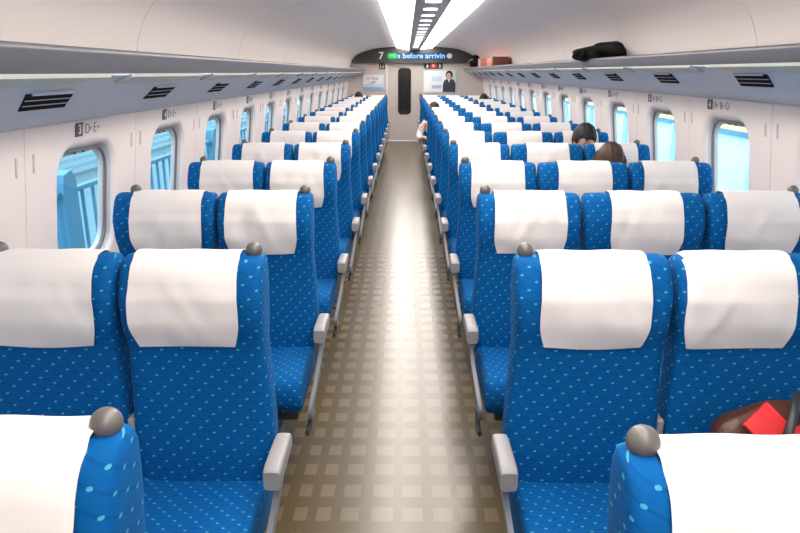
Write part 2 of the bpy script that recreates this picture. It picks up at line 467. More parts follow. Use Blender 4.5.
# ------------------------------------------------------------------ far end wall
def EP(x, y, dd=0.0):
    D = Y1 - dd
    H = 0
    for _ in range(5): H = (y - 72) * (D + .2916 * H) * .001382
    return ((x - 406) * (D + .2916 * H) * .00144, EYE - H)
dx0, dtop = EP(386.5, 63); dx1, _ = EP(425.5, 63)
mb = MB()
mb.box(-1.6, dx0, Y1, Y1 + .08, 0, 2.3); mb.box(dx1, 2.05, Y1, Y1 + .08, 0, 2.3); mb.box(dx0, dx1, Y1, Y1 + .08, dtop, 2.3)
tag(mb.build('wall_back', M['endwall'], smooth=False), kind='structure')
d = empty('door_1', ((dx0 + dx1) / 2, Y1, 0), kind='structure')
W = dx1 - dx0
mb = MB(); mb.box(-W / 2 + .001, W / 2 - .001, .03, .07, 0.005, dtop - .0005, .0); mb.build('door_leaf', M['door'], d)
mb = MB()
for s in (-1, 1): mb.box(s * W / 2 - .03, s * W / 2 + .03, -.02, .03, 0, dtop + .02, .004)
mb.box(-W / 2 - .03, W / 2 + .03, -.021, .03, dtop - .005, dtop + .035, .004); mb.build('door_frame', M['doorframe'], d)
sx0, st = EP(398.5, 68.5); sx1, sb = EP(410.5, 114)
ccx = (sx0 + sx1) / 2 - d.location.x
P = rrect(sx1 - sx0, st - sb, .085, 8, ccx, (st + sb) / 2)
mb = MB(); mb.prism_y(P, .018, .035); mb.build('door_window', M['blackglass'], d, smooth=False)
mb = MB(); mb.prism_y(rrect(sx1 - sx0 + .03, st - sb + .03, .095, 8, ccx, (st + sb) / 2), .024, .034); mb.build('window_gasket', M['dark'], d, smooth=False)
mb = MB(); mb.box(W / 2 - .14, W / 2 - .10, .012, .035, .92, 1.14, .006); mb.build('door_handle', M['side'], d)

# sign board above the door, following the ceiling
arch = [(351, 63), (351.2, 60.5), (353.5, 57), (358, 54), (365, 51.4), (373, 49.2), (381, 47.8), (388, 47.0), (395, 47.2), (402, 48.6), (407, 50.2), (411, 51), (415, 50.2), (421, 48), (428, 46.9), (436, 46.7), (446, 47.2), (456, 48.6), (466, 51), (473, 54), (477, 57.5), (478.5, 61), (478.5, 63)]
BD = .10
sb_ = empty('sign_board', (CX, Y1 - BD, 1.9), label='dark arched sign board with scrolling blue display above the end door', cat='sign')
def cl(x, z): return (min(max(x, -1.315), 1.715), z)
pts = [cl(*EP(a, b_, BD)) for a, b_ in arch]
mb = MB(); mb.prism_y([(p[0] - CX, p[1] - 1.9) for p in pts], 0, BD - .001); mb.build('board', M['signboard'], sb_, smooth=False)
def sbbox(x0, x1, y0, y1, nm, m, t=.008, r=.012):
    a = EP(x0, y0, BD); b = EP(x1, y1, BD)
    mb = MB(); mb.prism_y(rrect(b[0] - a[0], a[1] - b[1], min(r, (a[1] - b[1]) / 2.01), 6, (a[0] + b[0]) / 2 - CX, (a[1] + b[1]) / 2 - 1.9), -t, .002)
    return mb.build(nm, m, sb_, smooth=False)
led = sbbox(396.5, 446.5, 52.8, 59.4, 'led_display', M['led_panel'])
grn = sbbox(387.3, 397.2, 53, 59, 'green_indicator', M['green_lamp'], .014, .06)
sbbox(446.8, 452, 53.2, 58.6, 'round_emblem', M['white_ink'], .01, .06)
def sbtext(txt, px, py, h, m, fitpx=None, bold=0, dy=-.012):
    me = text_mesh(txt, h, m, .002, 'CENTER', bold)
    o = link('lettering', me, sb_); a = EP(px, py, BD); o.rotation_euler = (PI / 2, 0, 0); o.location = (a[0] - CX, dy, a[1] - 1.9)
    if fitpx:
        xs = [v.co.x for v in me.vertices]; o.scale.x = fitpx * .0239 / (max(xs) - min(xs))
    return o
sbtext('s before arrivin', 421.3, 56, .165, M['led_text'], 47, .004).parent = led
sbtext('7', 381, 56.0, .23, M['white_ink'], 5.0, .004, -.004)
sbtext('行先', 392.2, 56, .07, M['green_ink'], 6.5, 0, -.017).parent = grn

def wallsign(name, x0, x1, y0, y1, m, label, cat, th=.02, r=.01):
    a = EP(x0, y0); b = EP(x1, y1)
    t = empty(name, ((a[0] + b[0]) / 2, Y1, (a[1] + b[1]) / 2), label=label, cat=cat)
    w, h = b[0] - a[0], a[1] - b[1]
    mb = MB(); mb.prism_y(rrect(w, h, r, 4), -th, -.0005); mb.build('panel', m, t, smooth=False)
    return t, w, h
def flat(t, nm, pts, m, y=-.021, th=.003):
    mb = MB(); mb.prism_y(pts, y - th, y + .001); return mb.build(nm, m, t, smooth=False)
M['poster_white'] = mat('poster_white', (0.72, 0.74, 0.76), 0.4)
M['poster_blue'] = mat('poster_blue', (0.22, 0.42, 0.62), 0.4)
M['poster_sky'] = mat('poster_sky', (0.48, 0.62, 0.74), 0.4)
M['poster_pink'] = mat('poster_pink', (0.7, 0.45, 0.5), 0.4)
M['poster_teal'] = mat('poster_teal', (0.50, 0.66, 0.66), 0.4)
M['poster_grey'] = mat('poster_grey', (0.38, 0.42, 0.48), 0.4)
M['frame_pale'] = mat('poster_frame', (0.5, 0.5, 0.5), 0.4)
M['suit'] = mat('printed_suit', (0.02, 0.025, 0.05), 0.4)
M['pskin'] = mat('printed_skin', (0.55, 0.35, 0.28), 0.4)
M['sign_dark'] = mat('sign_dark_green', (0.02, 0.035, 0.025), 0.4)
M['sign_pale'] = mat('sign_pale_pink', (0.62, 0.42, 0.40), 0.4)
t, w, h = wallsign('poster', 362.3, 384.3, 74, 90.3, M['frame_pale'], 'framed white and blue poster on the end wall beside the door', 'poster')
flat(t, 'print', rrect(w - .03, h - .03, .004, 2), M['poster_white'])
flat(t, 'blue_band', [(-w / 2 + .02, -h / 2 + .02), (w / 2 - .02, -h / 2 + .02), (w / 2 - .02, -.04), (.05, -.07), (-.1, -.03), (-w / 2 + .02, -.06)], M['poster_sky'], -.024)
flat(t, 'lower_band', [(-w / 2 + .02, -h / 2 + .02), (w / 2 - .02, -h / 2 + .02), (w / 2 - .02, -.12), (-w / 2 + .02, -.11)], M['poster_blue'], -.0255)
for i, (a, b_) in enumerate(((-.12, .08), (0.0, .09), (.08, .08), (.02, .0), (-.03, -.02))):
    flat(t, 'print_mark', rrect(.07, .05, .02, 4, a, b_), M['poster_pink'] if i < 1 else M['poster_grey'], -.0262)
t, w, h = wallsign('poster', 423.5, 456, 70, 92.8, M['poster_teal'], 'poster of a dark-haired person in a dark suit, on the end wall', 'poster')
flat(t, 'print', rrect(w * .66, h - .04, .004, 2, -w * .16, 0), M['poster_white'])
for z_, hh_, m_ in ((.09, .05, 'poster_sky'), (.03, .05, 'poster_sky'), (-.11, .045, 'poster_blue'), (-.15, .03, 'poster_grey')):
    flat(t, 'print_line', rrect(w * .30, hh_, .004, 2, -w * .10, z_), M[m_], -.0245)
px = w * .28
flat(t, 'printed_hair', [(px + .085 * math.cos(a), .155 + .095 * math.sin(a)) for a in [i * PI / 12 for i in range(24)]], M['hair_black'], -.0245)
flat(t, 'printed_face', [(px - .012 + .055 * math.cos(a), .125 + .075 * math.sin(a)) for a in [i * PI / 10 for i in range(20)]], M['pskin'], -.0262)
flat(t, 'printed_suit', [(px - .15, -h / 2 + .02), (px + .15, -h / 2 + .02), (px + .155, -.05), (px + .11, .04), (px + .03, .06), (px - .04, .06), (px - .12, .02), (px - .15, -.08)], M['suit'], -.0262)
flat(t, 'printed_collar', [(px - .035, .06), (px + .03, .06), (px - .01, -.03)], M['poster_white'], -.0275)
t, w, h = wallsign('toilet_sign', 379, 385, 63.3, 69.3, M['sign_dark'], 'small dark toilet sign beside the door, above the blue poster', 'sign')
for s in (-1, 1):
    flat(t, 'pictogram', [(s * .03 + .010 * math.cos(i * PI / 4), .03 + .010 * math.sin(i * PI / 4)) for i in range(8)], M['white_ink'])
    flat(t, 'pictogram', rrect(.022, .06, .006, 2, s * .03, -.018), M['white_ink'])
t, w, h = wallsign('notice_sign', 369.5, 377.5, 63.6, 68.2, M['sign_pale'], 'pale pink notice on the end wall next to the toilet sign', 'sign', .01)
t, w, h = wallsign('occupancy_sign', 424.3, 442.6, 62.6, 68.8, M['sign_dark'], 'dark toilet occupancy sign with a glowing red lamp', 'sign')
flat(t, 'red_panel', rrect(.17, h - .02, .01, 3, .0, 0), M['red_dim'])
flat(t, 'red_lamp', [(.0 + .036 * math.cos(i * PI / 8), .036 * math.sin(i * PI / 8)) for i in range(16)], M['red_lamp'], -.024)
for s in (-1, 1):
    flat(t, 'pictogram', [(s * .15 + .013 * math.cos(i * PI / 4), .035 + .013 * math.sin(i * PI / 4)) for i in range(8)], M['white_ink'])
    flat(t, 'pictogram', [(s * .15 - .018, -.045), (s * .15 + .018, -.045), (s * .15 + .018, .02), (s * .15 - .018, .02)], M['white_ink'])

# ------------------------------------------------------------------ luggage racks, underside, vents, row signs, hooks
for s, side in ((-1, 'paired'), (1, 'triple')):
    zo = ZO[s]; nx = .965 if s < 0 else 1.372
    zt, zb = (1.708, 1.622) if s < 0 else (1.733, 1.660)
    wx = wallx(s, 1.44 + zo)
    lab = ('long grey overhead luggage rack above the paired seats, empty' if s < 0 else 'long grey overhead luggage rack above the three-seat rows, holding bags')
    rk = empty('luggage_rack', (s * nx, 0, zb), label=lab, cat='luggage rack')
    mb = MB()
    cz = (zt + zb) / 2 - zb; hh = (zt - zb) / 2
    poly = []
    for i in range(5):
        a = -PI / 2 + PI / 2 * i / 4 * .6
        poly.append((s * (.040 - .010 * math.cos(a)), .010 + .010 * math.sin(a)))
    for i in range(7):
        a = -.35 + (PI / 2 + .35) * i / 6
        poly.append((s * (.014 - .014 * math.cos(a)), 2 * hh - .014 + .014 * math.sin(a)))
    poly += [(s * .07, cz + hh - .006), (s * .075, .055), (s * .075, .008)]
    mb.prism_y(poly, Y0, Y1 - .002); mb.build('front_rail', M['rack'], rk, angle=60)
    mb = MB(); xo = wx - nx
    mb.prism_y([(s * .07, .062), (s * (xo - .002), .040), (s * (xo - .002), .022), (s * .07, .044)], Y0, Y1 - .002); mb.build('shelf', M['rack'], rk, smooth=False)
    # underside panel, gently concave, running down to the wall
    zj = 1.440 + zo - zb
    prof = [(.030, .002), (.07, -.012), (.12, -.034), (.20, zj * .42), (.30, zj * .70), (xo - .04, zj * .93), (xo - .006, zj)]
    prof = smooth_poly(prof, 3)
    mb = MB(); mb.prism_y([(s * a, b_) for a, b_ in prof] + [(s * (xo - .006), zj + .05), (s * .3, .01), (s * .074, .02), (s * .03, .02)], Y0, Y1 - .002)
    mb.build('underside_panel', M['under'], rk, angle=50)
    me = None
    for k in range(-1, NROW):
        ys = 1.45 + PITCH * (k - 0) - (0 if s < 0 else .1)
        if me is None:
            L = .76
            # plate with one slanted, tapering end
            P = [(s * .020, 0), (s * .020, L + .10), (s * .045, L + .05), (s * .075, L - .03), (s * .088, L - .16), (s * .088, .0)]
            zz = [-.002 - .42 * max(0, p[0] * s - .03) for p in P]
            mb = MB(); n = len(P)
            mb.add([(p[0], p[1], z_) for p, z_ in zip(P, zz)] + [(p[0], p[1], z_ + .012) for p, z_ in zip(P, zz)], [tuple(range(n)), tuple(range(2 * n - 1, n - 1, -1))] + [(i, i + n, (i + 1) % n + n, (i + 1) % n) for i in range(n)])
            o = mb.build('reading_light_panel', M['lens'], rk, smooth=False); me = o.data
        else: o = link('reading_light_panel', me, rk)
        o.location = (0, ys, -.002)
    # vents
    vx = nx + .205 if s < 0 else nx + .175
    def uz(x):  # underside height at offset
        for p, q_ in zip(prof, prof[1:]):
            if p[0] <= x <= q_[0]: return zb + lerp(p[1], q_[1], (x - p[0]) / (q_[0] - p[0]))
        return zb
    xa, xb = vx - nx - .054, vx - nx + .050
    za, zb2 = uz(xa), uz(xb)
    ln = math.hypot(xb - xa, za - zb2); tx, tz = (xb - xa) / ln, (zb2 - za) / ln   # along the slope outwards
    nxn, nzn = tz, -tx                                                     # normal pointing down and to the aisle
    def vp(a, y, dep): return (s * (xa - (vx - nx) + tx * a + nxn * dep), y, za - uz(vx - nx) + tz * a + nzn * dep)
    def slab(mb, a0, a1, y0a, y1a, sk, d0, d1):
        c = [vp(a0, y0a + sk * a0, d1), vp(a0, y1a + sk * a0, d1), vp(a1, y1a + sk * a1, d1), vp(a1, y0a + sk * a1, d1),
             vp(a0, y0a + sk * a0, d0), vp(a0, y1a + sk * a0, d0), vp(a1, y1a + sk * a1, d0), vp(a1, y0a + sk * a1, d0)]
        mb.add(c, [(0, 1, 2, 3), (7, 6, 5, 4), (0, 4, 5, 1), (1, 5, 6, 2), (2, 6, 7, 3), (3, 7, 4, 0)])
    sk = 1.1
    pr = None
    for k in range(-1, NROW):
        y = (2.14 if s < 0 else 1.97) + PITCH * k
        if y > Y1 - .2: continue
        t = empty('air_vent', (s * vx, y, uz(vx - nx)))
        tag(t, ('black slatted air vent under the empty luggage rack, one per row along the paired seats' if s < 0 else 'black slatted air vent under the rack above the three-seat rows, one per row'), 'air vent', 'air vents under the rack over the ' + ('paired seats' if s < 0 else 'three-seat rows'))
        if pr is None:
            mb = MB(); slab(mb, 0.0, ln, -.13, .165, sk, -.008, .0035); o1 = mb.build('opening', M['vent'], t, smooth=False)
            mb = MB(); slab(mb, -.012, -.0, -.10, .16, sk, -.008, .007); o2 = mb.build('hood', M['under'], t, smooth=False)
            pr = [o1, o2]
            for j in (1, 2):
                mb = MB(); a = ln * (j / 3.0) - .002; slab(mb, a, a + .0035, -.125, .16, sk, -.004, .0055); pr.append(mb.build('slat', M['slat'], t, smooth=False))
        else:
            for p in pr: link(p.name.split('.')[0], p.data, t)
    # row number signs
    seats = 'D  E' if s < 0 else 'A  B  C'
    zs = 1.402 + zo; tilt = math.atan(.13)
    plate = None; let = None
    for k in range(0, NROW):
        yc = YW[s] + PITCH * (k - 1)
        t = empty('row_number_sign', (s * (wallx(s, zs) - .001), yc - .14 * -s * (1) - (.0), zs), -s * PI / 2)
        t.location.y = yc - .10 if s < 0 else yc + .19
        tag(t, f'row number sign {k + 1} with seat letters {"D E" if s < 0 else "A B C"} above the window', 'sign', 'row number signs above the windows')
        # local frame: x right along the wall, y into the wall, z up (tilted with the wall)
        t.rotation_euler = (tilt, 0, PI / 2 if s < 0 else -PI / 2)
        if plate is None:
            mb = MB(); mb.prism_y([(-.035, -.029), (.030, -.029), (.030, .02), (.040, .029), (-.025, .029), (-.035, .020)], -.002, .003)
            plate = mb.build('number_plate', M['plate'], t, smooth=False)
            me_l = text_mesh(seats, .062, M['grey_ink'], .0006)
            # small dashes and seat marks beside the letters
            let = link('seat_letters', me_l, t)
            mb = MB()
            for q_ in range(2 if s < 0 else 3):
                bx = .098 + q_ * .078 if s < 0 else .092 + q_ * .0705
                mb.box(bx, bx + .018, -.0015, .001, .0, .004); mb.box(bx, bx + .018, -.0015, .001, -.008, -.005)
            mk = mb.build('seat_marks', M['grey_ink'], t, smooth=False)
            parts = (plate, let, mk)
        else:
            parts = tuple(link(p.name.split('.')[0], p.data, t) for p in (plate, let, mk))
        parts[1].rotation_euler = (PI / 2, 0, 0); parts[1].location = (.053, -.001, -.003)
        num = link('number', text_mesh(str(k + 1), .054, M['white_ink'], .0006, 'CENTER', .0015), t)
        num.rotation_euler = (PI / 2, 0, 0); num.location = (.003, -.003, -.001)
    # coat hooks between windows
    me = None
    for k in range(0, NROW):
        for q_ in (-1, 1):
            yc = (YW[s] + .52) + PITCH * (k - 1) + q_ * .058
            zh = 1.305 + zo
            if me is None:
                mb = MB(); mb.box(-.006, .003, -.005, .005, -.036, .036, .003)
                o = mb.build('coat_hook', M['hook']); me = o.data
            else: o = link('coat_hook', me)
            o.location = (s * wallx(s, zh), yc, zh); o.rotation_euler = (0, (tilt if s < 0 else -tilt), 0 if s > 0 else PI)
            if s < 0: o.rotation_euler = (0, -tilt, PI)
            tag(o, ('slim pale coat hook on the wall between windows beside the paired seats' if s < 0 else 'slim pale coat hook on the wall between windows beside the three-seat rows'), 'coat hook', 'coat hooks on the wall of the ' + ('paired seats' if s < 0 else 'three-seat rows'))

# ------------------------------------------------------------------ seats
ST = [(.30, .93, -.120, -.035, .0), (.42, .96, -.122, -.01, .004), (.52, .98, -.117, .003, .01), (.60, .985, -.106, .015, .014), (.75, .965, -.092, .032, .018), (.86, .955, -.090, .045, .026),
      (.94, .985, -.102, .055, .040), (1.01, 1.0, -.098, .060, .042), (1.06, .995, -.082, .062, .030), (1.09, .990, -.068, .060, .020), (1.108, .975, -.054, .052, .012), (1.117, .945, -.034, .034, .004), (1.120, .86, -.010, .014, 0)]
def front_y(z): return interp(ST, z)[1]
COLS = {  # name: (centre x, half width, aisle side sign or 0, knob side or 0)
    'D': (-.620, .212, 1, 1), 'E': (-1.063, .226, 0, -1),
    'C': (.542, .229, -1, -1), 'B': (1.044, .266, 0, 0), 'A': (1.560, .240, 0, 1)}
def backrest_mesh(hw, aisle):
    zs = []
    for a, b_ in zip(ST, ST[1:]):
        n = 3 if a[0] < 1.09 else 2
        zs += [lerp(a[0], b_[0], i / n) for i in range(n)]
    zs.append(ST[-1][0])
    N = 64; V = []; UV = []; F = []
    for z in zs:
        k, yf, yb, wing = interp(ST, z)
        h = hw * k; yc = (yf + yb) / 2; hd = (yb - yf) / 2
        ring = []
        for i in range(N + 1):
            a = 2 * PI * i / N                      # 0 = back centre, PI = front centre
            c, s_ = math.cos(a), math.sin(a); p = 4.6
            x = math.copysign(abs(s_) ** (2 / p), s_) * h; y = math.copysign(abs(c) ** (2 / p), c) * hd
            if y < 0: y -= wing * (abs(x) / h) ** 4 * min(1, -y / hd)
            if aisle and x * aisle > 0: x += aisle * .018 * max(0, min(1, (.95 - z) / .45, (z - .40) / .15)) * (abs(x) / h)
            x -= 0
            ring.append((x, yc + y, z))
        L = 0; us = [0]
        for p0, p1 in zip(ring, ring[1:]): L += math.dist(p0, p1); us.append(L)
        V += ring; UV += [(L / 2 - u_, z) for u_ in us]
    n1 = N + 1
    for j in range(len(zs) - 1):
        for i in range(N): F.append((j * n1 + i, j * n1 + i + 1, (j + 1) * n1 + i + 1, (j + 1) * n1 + i))
    F.append(tuple(range(N))[::-1]); F.append(tuple((len(zs) - 1) * n1 + i for i in range(N)))
    o = meshobj('backrest', V, F, M['fabric'], uv=UV, angle=70)
    return o
def cushion_mesh(hw, aisle):
    # profile along y of top and bottom, rounded front
    V = []; UV = []; F = []
    prof = [(-.05, .30), (-.44, .295), (-.485, .305), (-.507, .33), (-.512, .36), (-.508, .395), (-.492, .425), (-.465, .441), (-.42, .447), (-.34, .446), (-.25, .440), (-.17, .435), (-.10, .432), (-.05, .43)]
    prof = smooth_poly(prof, 2)
    L = 0; us = [0]
    for p0, p1 in zip(prof, prof[1:]): L += math.dist(p0, p1); us.append(L)
    xs = [(-1, .022), (-.985, .010), (-.955, .003), (-.9, 0), (-.5, -.001), (0, -.003), (.5, -.001), (.9, 0), (.955, .003), (.985, .010), (1, .022)]
    cy, cz = -.27, .37
    for xf, ins in xs:
        x = xf * (hw - .004)
        if aisle and xf * aisle > 0: x -= aisle * .006 * abs(xf)
        for p, u_ in zip(prof, us):
            d_ = Vector((p[0] - cy, (p[1] - cz))); 
            q_ = (p[0] - math.copysign(min(ins, abs(d_.x)), d_.x), p[1] - math.copysign(min(ins, abs(d_.y)), d_.y))
            V.append((x, q_[0], q_[1])); UV.append((x, -u_))
    n = len(prof)
    for j in range(len(xs) - 1):
        for i in range(n - 1): F.append((j * n + i, j * n + i + 1, (j + 1) * n + i + 1, (j + 1) * n + i))
        F.append((j * n + n - 1, j * n, (j + 1) * n, (j + 1) * n + n - 1))
    F.append(tuple(range(n))[::-1]); F.append(tuple((len(xs) - 1) * n + i for i in range(n)))
    o = meshobj('seat_cushion', V, F, M['fabric'], uv=UV, angle=60); fix_normals(o.data); return o
def cover_mesh(seed, dx=0.0, hw=.22):
    rnd = random.Random(seed)
    def surf(x, z):
        k, yf, yb, wing = interp(ST, z); h = hw * k; yc = (yf + yb) / 2; hd = (yb - yf) / 2; q_ = min(.999, abs(x) / h)
        e = (1 - q_ ** 4.6) ** (1 / 4.6)
        return yc - hd * e - wing * q_ ** 4 * e
    zs = [lerp(.868, 1.075, i / 22) for i in range(23)] + [1.09, 1.104, 1.115]
    tail = [(-.030, 1.1275), (-.01, 1.130), (.012, 1.130), (.036, 1.125), (.057, 1.110), (.068, 1.08), (.070, 1.03), (.067, .97), (.060, .90)]
    nu = 30; V = []; F = []
    ph = [rnd.uniform(0, 6) for _ in range(8)]
    n0 = len(zs)
    path = zs + tail
    for i in range(n0 + len(tail)):
        t = min(1.15, i / 22)
        hwid = .154 + .003 * math.sin(min(1, t) * PI)
        if t < .34: hwid -= .015 * ((.34 - t) / .34) ** 1.5
        for j in range(nu + 1):
            u = j / nu * 2 - 1; x = u * hwid
            w = max(0, math.sin(min(t, 1.1) / 1.1 * PI)) ** .6 if i < n0 else 0
            fold = (math.exp(-((u - .35 * math.sin(ph[4]) - (1 - t) * .9 * math.cos(ph[5])) / .16) ** 2) * .8
                    - math.exp(-((u + .4 + .5 * (1 - t) * math.sin(ph[2])) / .2) ** 2) * .7
                    + math.sin(u * 7 + ph[0] + t * 4) * .30 + math.sin(u * 12 + ph[1] - t * 5) * .16 + math.cos(u * 2.5 + t * 6 + ph[3]) * .55)
            if i < n0:
                z = zs[i]; y = surf(x + dx, z) - .007 - .006 * w * (1 - u * u) - .0055 * w * (fold + .9)
                z += (.0045 * math.cos(u * 1.4) - .003 * math.sin(u * 2 + ph[6])) * max(0, 1 - t * 3) * -1
            else: y, z = tail[i - n0]; z += .0012 * math.sin(u * 6 + ph[7]); z -= .022 * max(0, (abs(x + dx) / hw - .84) / .12)
            V.append((x + dx, y, z))
    n1 = nu + 1
    for i in range(len(path) - 1):
        for j in range(nu): F.append((i * n1 + j, i * n1 + j + 1, (i + 1) * n1 + j + 1, (i + 1) * n1 + j))
    # give the cloth a thickness
    o = meshobj('head_cover', V, F, M['cloth'], angle=80)
    bm = bmesh.new(); bm.from_mesh(o.data); bmesh.ops.recalc_face_normals(bm, faces=bm.faces)
    r_ = bmesh.ops.solidify(bm, geom=bm.faces[:], thickness=.0022); bm.to_mesh(o.data); bm.free()
    o.data.polygons.foreach_set('use_smooth', [True] * len(o.data.polygons)); o.data.set_sharp_from_angle(angle=math.radians(60))
    me = o.data; bpy.data.objects.remove(o); return me
def to_mesh_only(o):
    me = o.data; bpy.data.objects.remove(o); return me

# knob
def revolve(prof, n=24):
    V = []; F = []
    for r_, z in prof:
        for k in range(n): V.append((r_ * math.cos(2 * PI * k / n), r_ * math.sin(2 * PI * k / n), z))
    for j in range(len(prof) - 1):
        for k in range(n): F.append((j * n + k, j * n + (k + 1) % n, (j + 1) * n + (k + 1) % n, (j + 1) * n + k))
    F.append(tuple(range(n))[::-1]); F.append(tuple((len(prof) - 1) * n + k for k in range(n))); return V, F
V, F = revolve([(.016, -.03), (.0175, -.02), (.0185, -.012)] + [(.0240 * math.cos(a), .006 + .0240 * math.sin(a)) for a in [(-45 + i * 133 / 12) * PI / 180 for i in range(13)]])
knob_me = to_mesh_only(meshobj('grab_knob', V, F, M['knob']))
def armrest_me(s):
    """aisle armrest; s = side it leans out to"""
    mb = MB()
    path = [(-.095, .592, .020, .010), (-.105, .598, .024, .026), (-.14, .600, .025, .028), (-.20, .600, .0255, .029), (-.275, .598, .026, .031), (-.296, .594, .026, .031), (-.304, .589, .0235, .028)]
    V = []; F = []
    N = 20
    for i, (y, zt, w, h) in enumerate(path):
        for k in range(N):
            a = 2 * PI * k / N; p = 5
            V.append((math.copysign(abs(math.cos(a)) ** (2 / p), math.cos(a)) * w + s * .0 , y, zt - .029 + math.copysign(abs(math.sin(a)) ** (2 / p), math.sin(a)) * h))
    for i in range(len(path) - 1):
        for k in range(N): F.append((i * N + k, i * N + (k + 1) % N, (i + 1) * N + (k + 1) % N, (i + 1) * N + k))
    F.append(tuple(range(N))); F.append(tuple((len(path) - 1) * N + k for k in range(N))[::-1])
    mb.add(V, F); return to_mesh_only(mb.build('armrest', M['arm'], angle=45))
arm_me = armrest_me(1)
mb = MB()   # armrest folded up between two backs
mb.box(-.010, .010, -.118, -.055, .56, .63, .007, seg=3); fold_me = to_mesh_only(mb.build('armrest', M['arm']))
mb = MB()   # side panel: curved plate from the armrest down to the front of the cushion
front = smooth_poly([(-.235, .555), (-.262, .54), (-.275, .50), (-.30, .45), (-.35, .40), (-.42, .36), (-.475, .325), (-.49, .295), (-.48, .262)], 3)
rear = smooth_poly([(-.15, .555), (-.17, .53), (-.195, .48), (-.225, .43), (-.27, .37), (-.33, .325), (-.38, .295), (-.40, .275), (-.40, .25)], 3)
def side_mesh(s):
    mb = MB(); V = []; F = []; n = len(front)
    for (a, b_) in zip(front, rear):
        for p in (a, b_):
            xo = -s * .030 * max(0, min(1, (.52 - p[1]) / .22))
            V += [(xo - .008, p[0], p[1]), (xo + .008, p[0], p[1])]
    for i in range(n - 1):
        a = i * 4; c = a + 4
        F += [(a, a + 1, c + 1, c), (a + 1, a + 3, c + 3, c + 1), (a + 3, a + 2, c + 2, c + 3), (a + 2, a, c, c + 2)]
    F += [(0, 2, 3, 1), (4 * n - 4, 4 * n - 3, 4 * n - 1, 4 * n - 2)]
    mb.add(V, F); return to_mesh_only(mb.build('side_panel', M['side']))
side_me = {s: side_mesh(s) for s in (-1, 1)}
mb = MB()
mb.tube([(0, -.42, .27), (0, -.455, .235), (0, -.50, .225), (0, -.535, .232)], [.008, .009, .011, .009], 8, flat=1.4)
pedal_me = to_mesh_only(mb.build('recline_pedal', M['dark']))
mb = MB()   # pedestal
mb.box(-.17, .17, -.44, -.05, .235, .292, .008); mb.box(-.035, .035, -.38, -.06, .0, .24, .01); mb.box(-.06, .06, -.42, -.02, 0, .03, .008)
base_me = to_mesh_only(mb.build('base', M['dark']))

def seat_label(col, k, extra=''):
    ordn = ['first', 'second', 'third', 'fourth', 'fifth', 'sixth', 'seventh', 'eighth', 'ninth', 'tenth', 'eleventh', 'twelfth', 'thirteenth', 'fourteenth', 'fifteenth'][k]
    place = {'D': 'aisle seat of the pair', 'E': 'window seat of the pair', 'C': 'aisle seat of the three', 'B': 'middle seat of the three', 'A': 'window seat of the three'}[col]
    where = f'{ordn} row from the camera' if k < 13 else ('last row by the end door' if k == 14 else 'last row but one from the end door')
    return f'blue dotted {place}, {where}' + extra
EXTRA = {('B', 1): ', red box on it', ('A', 4): ', woman in it', ('A', 5): ', man in it'}
GRP = {'D': 'aisle seats of the pairs', 'E': 'window seats of the pairs', 'C': 'aisle seats of the threes', 'B': 'middle seats of the threes', 'A': 'window seats of the threes'}
for col, (cx, hw, aisle, kside) in COLS.items():
    bk = to_mesh_only(backrest_mesh(hw * .992, aisle)); cu = to_mesh_only(cushion_mesh(hw * .99, aisle))
    covers = [cover_mesh(i + ord(col), 0, hw * .992) for i in range(4)]
    for k in range(NROW):
        y = yrow(k) + ((.03 if cx < 0 else -.016) if k == 0 else 0)
        t = empty('train_seat', (cx - (.014 if (col, k) == ('C', 0) else 0), y, 0), label=seat_label(col, k, EXTRA.get((col, k), '')), cat='seat', group=GRP[col])
        link('backrest', bk, t); link('seat_cushion', cu, t)
        c_ = link('head_cover', cover_mesh(11, -.092, hw * .992) if (col, k) == ('B', 1) else covers[(k * 3 + ord(col)) % 4], t)
        c_.location.x = random.uniform(-.004, .004) + {'D': -.012, 'E': .014, 'A': -.018}.get(col, 0) + ((.022 if cx < 0 else -.024) if k == 0 else 0)
        b_ = link('base', base_me, t)
        if kside:
            q_ = link('grab_knob', knob_me, t); ins = .039 if aisle else (.088)
            q_.location = (kside * (hw - ins), .004, 1.125)
        if aisle:
            ax = .042 if col == 'D' else .028
            a = link('armrest', arm_me, t); a.location = (aisle * (hw + ax), 0, -.006)
            p_ = link('side_panel', side_me[aisle], t); p_.location = (aisle * (hw + ax + .006), 0, 0)
            p_ = link('recline_pedal', pedal_me, t); p_.location = (aisle * (hw + .012), 0, 0)
        if col in 'DCB':
            a = link('armrest', fold_me, t); side_ = -1 if col == 'D' else 1
            a.location = (side_ * (hw - .001), .02, 0)

# ------------------------------------------------------------------ people
def skin_obj(name, chains, m, parent, sub=2):
    """chains: list of lists of (pos, radius); chains after the first start at a vertex index of the whole list"""
    verts = []; edges = []; rad = []
    for start, ch in chains:
        prev = start
        for p, r_ in ch:
            verts.append(p); rad.append(r_)
            if prev is not None: edges.append((prev, len(verts) - 1))
            prev = len(verts) - 1
    me = bpy.data.meshes.new(name); me.from_pydata(verts, edges, [])
    o = bpy.data.objects.new(name, me); C.objects.link(o)
    md = o.modifiers.new('skin', 'SKIN'); md.use_smooth_shade = True
    for i, r_ in enumerate(rad):
        d_ = me.skin_vertices[0].data[i]; d_.radius = r_ if isinstance(r_, tuple) else (r_, r_)
        d_.use_root = (i == 0)
    sb = o.modifiers.new('sub', 'SUBSURF'); sb.levels = sub; sb.render_levels = sub
    dg = bpy.context.evaluated_depsgraph_get(); dg.update()
    nm = bpy.data.meshes.new_from_object(o.evaluated_get(dg)); nm.materials.clear(); nm.materials.append(m)
    bpy.data.objects.remove(o)
    nm.polygons.foreach_set('use_smooth', [True] * len(nm.polygons))
    q_ = bpy.data.objects.new(name, nm); C.objects.link(q_); q_.parent = parent
    return q_

